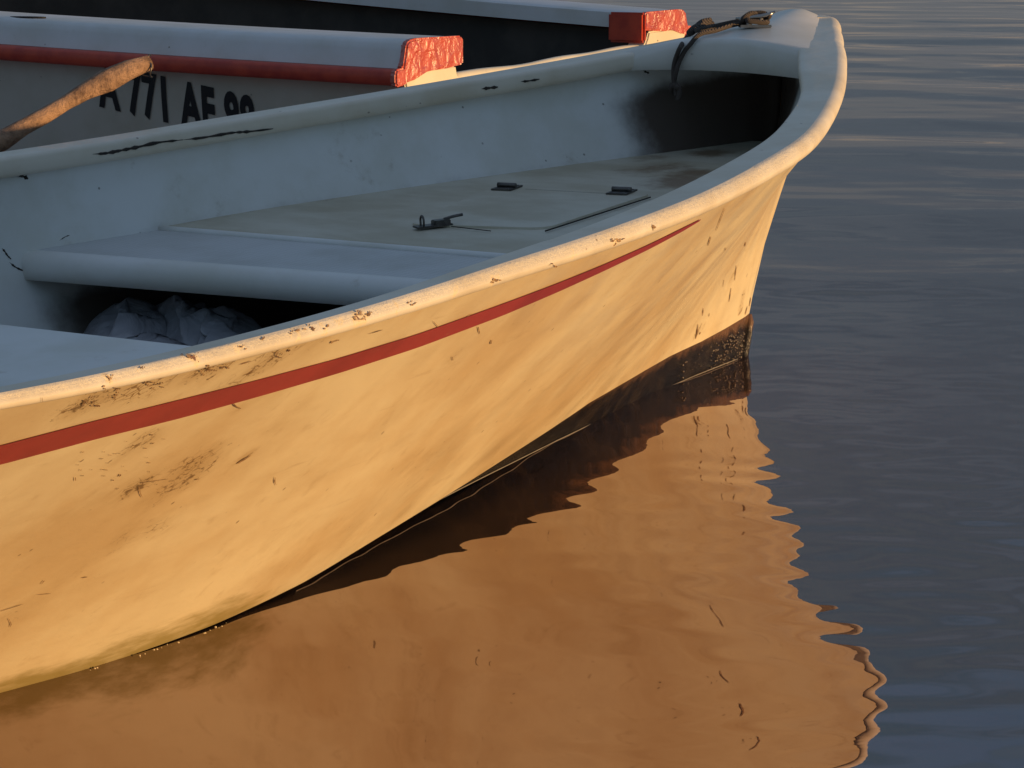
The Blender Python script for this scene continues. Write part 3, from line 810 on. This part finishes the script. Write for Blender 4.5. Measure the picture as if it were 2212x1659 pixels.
# registration, bent to the side
def lettering():
    tc = bpy.data.curves.new('registration', 'FONT'); tc.body = 'A 771 AF 98'; tc.size = 1; tc.offset = .042; tc.resolution_u = 4; tc.space_character = 1.08
    to = bpy.data.objects.new('tmp', tc); COL.objects.link(to); bpy.context.view_layer.update()
    dg = bpy.context.evaluated_depsgraph_get(); me = bpy.data.meshes.new_from_object(to.evaluated_get(dg)); bpy.data.objects.remove(to)
    b = bmesh.new(); b.from_mesh(me); bmesh.ops.subdivide_edges(b, edges=[e_ for e_ in b.edges if e_.calc_length() > .15], cuts=3)
    bmesh.ops.triangulate(b, faces=b.faces)
    xs = [v.co.x for v in b.verts]; x0, x1 = min(xs), max(xs)
    XA, XB = 0.80, .385                         # fore and aft ends of the number along the side
    for v in b.verts:
        q = (v.co.x - x0) / (x1 - x0); x = XA + (XB - XA) * q - .012 * v.co.y
        e = cn(x); zz = z2(x, e) - .143 - .056 * q + v.co.y * .135
        zt = z2(x, e) - .05; t = (zz + .1) / (zt + .1); p = side2(x, t, True)
        v.co = Vector((p[0], p[1] + .0022, p[2]))
    bmesh.ops.recalc_face_normals(b, faces=b.faces)
    bmo('registration', b, M_BLACK, boat2)
lettering()

# ================================================================== wooden pole
def pole():
    n = N('pole_wood'); st = n.mapping((1, 1, 1), (0, 0, 0))
    c = n.mix(n.ramp(n.noise(26, 8, .7), .35, .7), (.58, .36, .23), (.17, .10, .065))
    c = n.mix(n.math('MULTIPLY', n.ramp(n.voro(30), .08, .16, 1, 0), .6), c, (.10, .06, .045))
    n.base(c).rough(.8).bump(n.math('ADD', n.noise(38, 8, .75), n.math('MULTIPLY', n.noise(120, 5, .7), .5)), 1., .012)
    top = CAM + ray(322, 146) * 4.25; mid = CAM + ray(-6, 296) * 4.12
    d = (mid - top); d /= np.linalg.norm(d); Lp = (top[2] + .25) / -d[2]
    ax = Vector(d); side = ax.cross(Vector((0, 0, 1))).normalized()
    pts = []; rr = []
    from mathutils import noise as mn
    for i in range(60):
        s = i / 59; dd = s * Lp
        p = Vector(top + d * dd) + side * .006 * math.sin(dd * 9) + Vector((0, 0, .010 * math.sin(dd * 11 + 1.0)))
        pts.append(p); rr.append(.0165 + .003 * math.sin(dd * 14 + 2) + .002 * mn.noise(Vector((dd * 9, 0, 0))))
    rr[0] = .0125; rr[1] = .017
    V, F = tube_data(pts, rr, 20)
    for i, v in enumerate(V):
        c_ = pts[i // 20]; o_ = v - c_; V[i] = c_ + o_ * (1 + .2 * mn.noise(v * 30) + .14 * mn.noise(v * 75))
    o = mk('wooden_pole', V, F, n.m); setp(o, 'rough barkless wooden pole leaning up from the water between the two boats', 'pole')
    t0 = Vector(top); a = side; u_ = ax.cross(side)
    w = [t0 + a * .016 * math.cos(q) + u_ * .016 * math.sin(q) + ax * (.006 + .004 * math.sin(3 * q)) for q in np.linspace(0, 6.3, 22)]
    VV, FF = tube_data(w, .0016, 6); w2 = [t0 + u_ * -.012, t0 + u_ * -.02 - ax * .008, t0 + u_ * -.016 - ax * .014 + a * .006]
    v, f = tube_data(w2, .0013, 6); FF += [tuple(i + len(VV) for i in q) for q in f]; VV += v
    mk('wire_binding', VV, FF, M_METAL, o)
pole()

# ================================================================== water
def water():
    n = N('water_surface')
    n.base((.042, .031, .028)).rough(.012).set(IOR=3.5, Specular_Tint=(1, .80, .82, 1))
    n.bump(n.noise(9, 3, .5, n.mapping((1, 1, 1))), .10, .003)
    ys = [.6]
    while ys[-1] < 90: ys.append(ys[-1] + max(.009, .0040 * ys[-1]))
    ys = np.array(ys); xs = np.arange(-4.2, 6.4, .019)
    X, Y = np.meshgrid(xs, ys); X = X * np.maximum(1, Y / 7); sp_g = .0040 * Y
    near_bow = np.exp(-((X - .42) ** 2 / .30 + (Y - 3.1) ** 2 / 1.3)); Z = np.zeros_like(X); r2 = np.random.default_rng(11)
    for lam0, lam1, k, slope, sp in ((.075, .125, 12, .023, .5), (.2, .45, 16, .006, .5), (.45, 1.0, 14, .0075, .4), (1., 2.4, 10, .014, .4)):
        for i in range(k):
            lam = lam0 * (lam1 / lam0) ** r2.random(); a = r2.normal(1.35, sp); kk = 2 * math.pi / lam
            amp = slope / kk * math.sqrt(2 / k); ph = r2.random() * 6.28
            Z += amp * (.18 + .82 * near_bow if lam < .18 else 1) * sstep(2.5, 5., lam / np.maximum(sp_g, .019 * np.maximum(1, Y / 7))) * np.sin(kk * (math.cos(a) * X + math.sin(a) * Y) + ph)
    XN = X / np.maximum(1, Y / 7); fade = sstep(-4.2, -3.6, XN) * sstep(6.38, 5.8, XN) * sstep(.6, 1., Y) * sstep(90, 60, Y)
    Z += .10 * (X - .33) * np.exp(-((X - .33) ** 2 / .09 + (Y - 2.58) ** 2 / .13)) + .05 * (Y - 2.6) * np.exp(-((X - .12) ** 2 / .03 + (Y - 2.6) ** 2 / .2))      # slow swell under the bow
    Z *= fade
    V = np.stack([X.ravel(), Y.ravel(), Z.ravel()], 1)
    nr, nc = X.shape; i = np.arange(nr - 1)[:, None] * nc + np.arange(nc - 1)[None]
    Q = np.stack([i, i + 1, i + nc + 1, i + nc], -1).reshape(-1, 4)
    x0, x1, y0, y1 = xs[0], xs[-1], ys[0], ys[-1]; Bg = 3000; kf = y1 / 7; ym = 7.0
    base = len(V)
    ext = np.array([(-Bg, -Bg, 0), (Bg, -Bg, 0), (Bg, Bg, 0), (-Bg, Bg, 0), (x0, y0, 0), (x1, y0, 0), (x1 * kf, y1, 0), (x0 * kf, y1, 0), (x0, ym, 0), (x1, ym, 0)], float)
    V = np.concatenate([V, ext])
    Q2 = np.array([(0, 1, 5, 4), (1, 2, 6, 9), (1, 9, 5, 5), (2, 3, 7, 6), (3, 0, 8, 7), (0, 4, 8, 8)]) + base
    me = bpy.data.meshes.new('water'); me.vertices.add(len(V)); me.vertices.foreach_set('co', V.astype(np.float32).ravel())
    loops = list(map(int, Q.ravel())); tot = [4] * len(Q)
    for q in Q2:
        q = list(dict.fromkeys(map(int, q))); loops += q; tot.append(len(q))
    me.loops.add(len(loops)); me.loops.foreach_set('vertex_index', np.array(loops, np.int32))
    tot = np.array(tot, np.int32); me.polygons.add(len(tot)); me.polygons.foreach_set('loop_start', (np.cumsum(tot) - tot).astype(np.int32)); me.polygons.foreach_set('loop_total', tot)
    me.update(calc_edges=True); me.validate()
    me.polygons.foreach_set('use_smooth', [True] * len(me.polygons)); me.materials.append(n.m)
    o = bpy.data.objects.new('water', me); COL.objects.link(o); setp(o, 'calm rippled harbour water reflecting the boats and evening sky', 'water', kind='structure')
water()

# added pale tube for the bright meniscus shine where the dark bottom meets the water, and bubbles caught along the cream side
pts = []
for u in np.linspace(.27, 2.0, 90):
    q = []
    for r in np.linspace(0, 1, 40):
        us = float(np.interp(r, [0, .36, 1], [.206, .23, .30])); a, b_, z = botpt((max(u - us, 0) / (L - us)) ** (1 / 1.5), r, 1); q.append((z, b_))
    q = np.array(q)[::-1]; pts.append(loc(u, float(np.interp(.003, q[:, 0], q[:, 1])) + .0025, .003))
V, F = tube_data(pts, .0008, 6); mk('meniscus_line', V, F, simple('meniscus_pale', (.30, .27, .23), .5), boat)
bm_ = bmesh.new(); r3 = random.Random(5)
for u0_, u1_, n_ in ((2.16, 2.33, 60), (2.44, 2.56, 34), (2.08, 2.09, 4), (2.39, 2.41, 6)):
    for i in range(n_):
        u = r3.uniform(u0_, u1_); bb = hull_b(u, .004, 1)[0]; P = MB @ Vector(loc(u, bb + r3.uniform(0, .006), r3.uniform(-.006, -.001)))
        bmesh.ops.create_icosphere(bm_, subdivisions=2, radius=r3.uniform(.0006, .0017), matrix=Matrix.Translation(P))
mfb = N('wet_bubbles'); mfb.base((.75, .62, .40)).rough(.12)
o = bmo('foam_bubbles', bm_, mfb.m, None, True); setp(o, 'tiny glinting bubbles along the waterline of the cream boat', 'foam', kind='stuff')

# scratches, chips and scuffs: thin marks lying on the paint
def marks():
    rm = random.Random(21); VV = []; FF = []; org = MBI @ Vector(CAM)
    def hit(x, y):
        c_ = [(h, n_) for h, n_ in (hull_hit(x, y), hull_hit(x, y, tree_gun)) if h is not None]
        return min(c_, key=lambda q: (q[0] - org).length) if c_ else None
    def stroke(pts, wv_):
        P = smoothpath([(x, y, 0) for x, y in pts], 4) if len(pts) > 2 else [np.array((*pts[0], 0)) * (1 - t) + np.array((*pts[1], 0)) * t for t in np.linspace(0, 1, 5)]
        rows = []
        for i, p in enumerate(P):
            a = P[max(i - 1, 0)]; c = P[min(i + 1, len(P) - 1)]; d = (c - a)[:2]; d = d / (np.linalg.norm(d) + 1e-6); pe = np.array((-d[1], d[0]))
            q = wv_ * (.25 + .75 * math.sin(math.pi * (i + .5) / len(P))) * rm.uniform(.6, 1.2) * .5
            l, r = hit(p[0] + pe[0] * q, p[1] + pe[1] * q), hit(p[0] - pe[0] * q, p[1] - pe[1] * q)
            if l is None or r is None: return
            rows.append((l, r))
        k = len(VV)
        for l, r in rows:
            for h, n_ in (l, r):
                n2 = n_ if n_.dot(org - h) > 0 else -n_
                VV.append(tuple(h + n2 * .0012))
        for i in range(len(rows) - 1): FF.append((k + 2 * i, k + 2 * i + 1, k + 2 * i + 3, k + 2 * i + 2))
    A = lambda x, y: (x * .3564 + 727.7, y * .3564 + 424.5)
    B = lambda x, y: (x * .3695 + 1394.7, y * .3695 + 424.5)
    D_ = lambda x, y: (x * .4517, y * .4517 + 909.6)
    E_ = lambda x, y: (x * .3838, y * .3838 + 424.5)
    for f, w_, *p in ((A, 2.2, (580, 750), (605, 780), (625, 805)), (A, 2.4, (640, 785), (740, 750), (815, 705)), (A, 2.6, (852, 785), (862, 830)), (A, 3.4, (935, 865), (928, 890)), (A, 2., (695, 965), (700, 990)), (A, 2.6, (1908, 170), (1914, 205)),
                      (B, 2.4, (460, 65), (410, 195)), (B, 3.4, (378, 230), (362, 285)), (B, 2.6, (528, 400), (518, 490)), (B, 3., (497, 535), (485, 615)), (B, 2., (455, 485), (450, 525)), (B, 3.6, (583, 265), (577, 290)), (B, 2.2, (467, 295), (460, 315)),
                      (B, 3., (335, 650), (330, 695)), (B, 5., (303, 745), (298, 790), (290, 830)), (B, 3., (320, 790), (312, 805)), (B, 3., (612, 590), (604, 640)), (B, 3., (592, 640), (580, 690)), (B, 2.4, (560, 660), (540, 695)), (B, 2., (372, 680), (366, 700)),
                      (D_, 3., (1313, 265), (1311, 285), (1318, 302)), (D_, 4., (1132, 200), (1160, 182), (1197, 160)), (D_, 3., (662, 310), (668, 340), (678, 360)), (D_, 2.2, (357, 262), (358, 282)), (D_, 2.6, (390, 746), (416, 740)), (D_, 1.6, (0, 905), (110, 870)),
                      (D_, 1.6, (680, 290), (800, 272)), (D_, 2.2, (195, 775), (210, 758)), (D_, 3., (40, 940), (50, 965), (46, 980)), (D_, 1.5, (180, 826), (240, 820)),
                      (E_, 4., (1305, 1150), (1320, 1172), (1352, 1188)), (E_, 2., (1905, 800), (1870, 815)), (E_, 2.2, (1350, 940), (1410, 920)), (E_, 1.8, (230, 1130), (234, 1150)), (E_, 1.8, (2150, 745), (2075, 768))):
        stroke([f(*q) for q in p], w_ * (.55 if f is B else .8))
    for _ in range(46):      # specks under the stripe
        x, y = rm.gauss(250, 75), rm.gauss(985, 40); 
        if y > 1010 - (x / 384) * 100 + 8: stroke([(x, y), (x + rm.uniform(1, 7), y - rm.uniform(-1, 3))], rm.uniform(1., 2.6))
    for cx, cy, r, n_ in ((775, 682, 20, 16), (792, 679, 10, 7), (1062, 607, 12, 8), (1330, 520, 13, 9), (408, 769, 15, 11), (305, 796, 8, 4), (235, 816, 7, 4), (640, 716, 14, 6), (668, 712, 10, 5), (700, 708, 7, 3), (1190, 572, 7, 3), (1408, 488, 5, 3),
                          (190, 868, 24, 18), (250, 846, 30, 13), (330, 828, 26, 12), (450, 800, 22, 14), (482, 792, 14, 8), (600, 764, 18, 6), (720, 735, 14, 4), (880, 655, 10, 4), (520, 752, 12, 5), (560, 738, 12, 4)):
        for _ in range(n_):
            x, y = cx + rm.gauss(0, r * .5), cy + rm.gauss(0, r * .22) - (0); a = rm.uniform(-.9, .5); l_ = rm.uniform(2, 8)
            stroke([(x, y), (x + l_ * .5 * math.cos(a), y + l_ * .5 * math.sin(a) + rm.uniform(-1.5, 1.5)), (x + l_ * math.cos(a), y + l_ * math.sin(a))], rm.uniform(1.4, 4.2))
    m = N('bare_scratch'); m.base(m.mix(m.ramp(m.noise(60, 4), .4, .6), (.42, .27, .14), (.18, .10, .05))).rough(.7)
    q = mk('scratch_marks', VV, FF, m.m, boat, False); q['kind'] = 'stuff'
marks()

# wet beads and growth glinting at the forefoot
bm_ = bmesh.new()
for _ in range(150):
    u = r3.uniform(.235, .40) if r3.random() < .75 else r3.uniform(.3, .55); q = []
    for r in np.linspace(0, .5, 16):
        us = float(np.interp(r, [0, .36, 1], [.206, .23, .30])); a, b_, z = botpt((max(u - us, 0) / (L - us)) ** (1 / 1.5), r, 1); q.append((z, b_))
    z = r3.uniform(.0, .055); q = np.array(q)[::-1]; bb = float(np.interp(z, q[:, 0], q[:, 1]))
    bmesh.ops.create_icosphere(bm_, subdivisions=2, radius=r3.uniform(.0012, .0034), matrix=Matrix.Translation(loc(u, bb + .0012, z)) @ Matrix.Diagonal((1, .6, .8, 1)))
mwb = N('wet_growth'); mwb.base((.06, .04, .025)).rough(.22).set(IOR=1.7)
o = bmo('wet_beads', bm_, mwb.m, boat, True); o['kind'] = 'stuff'
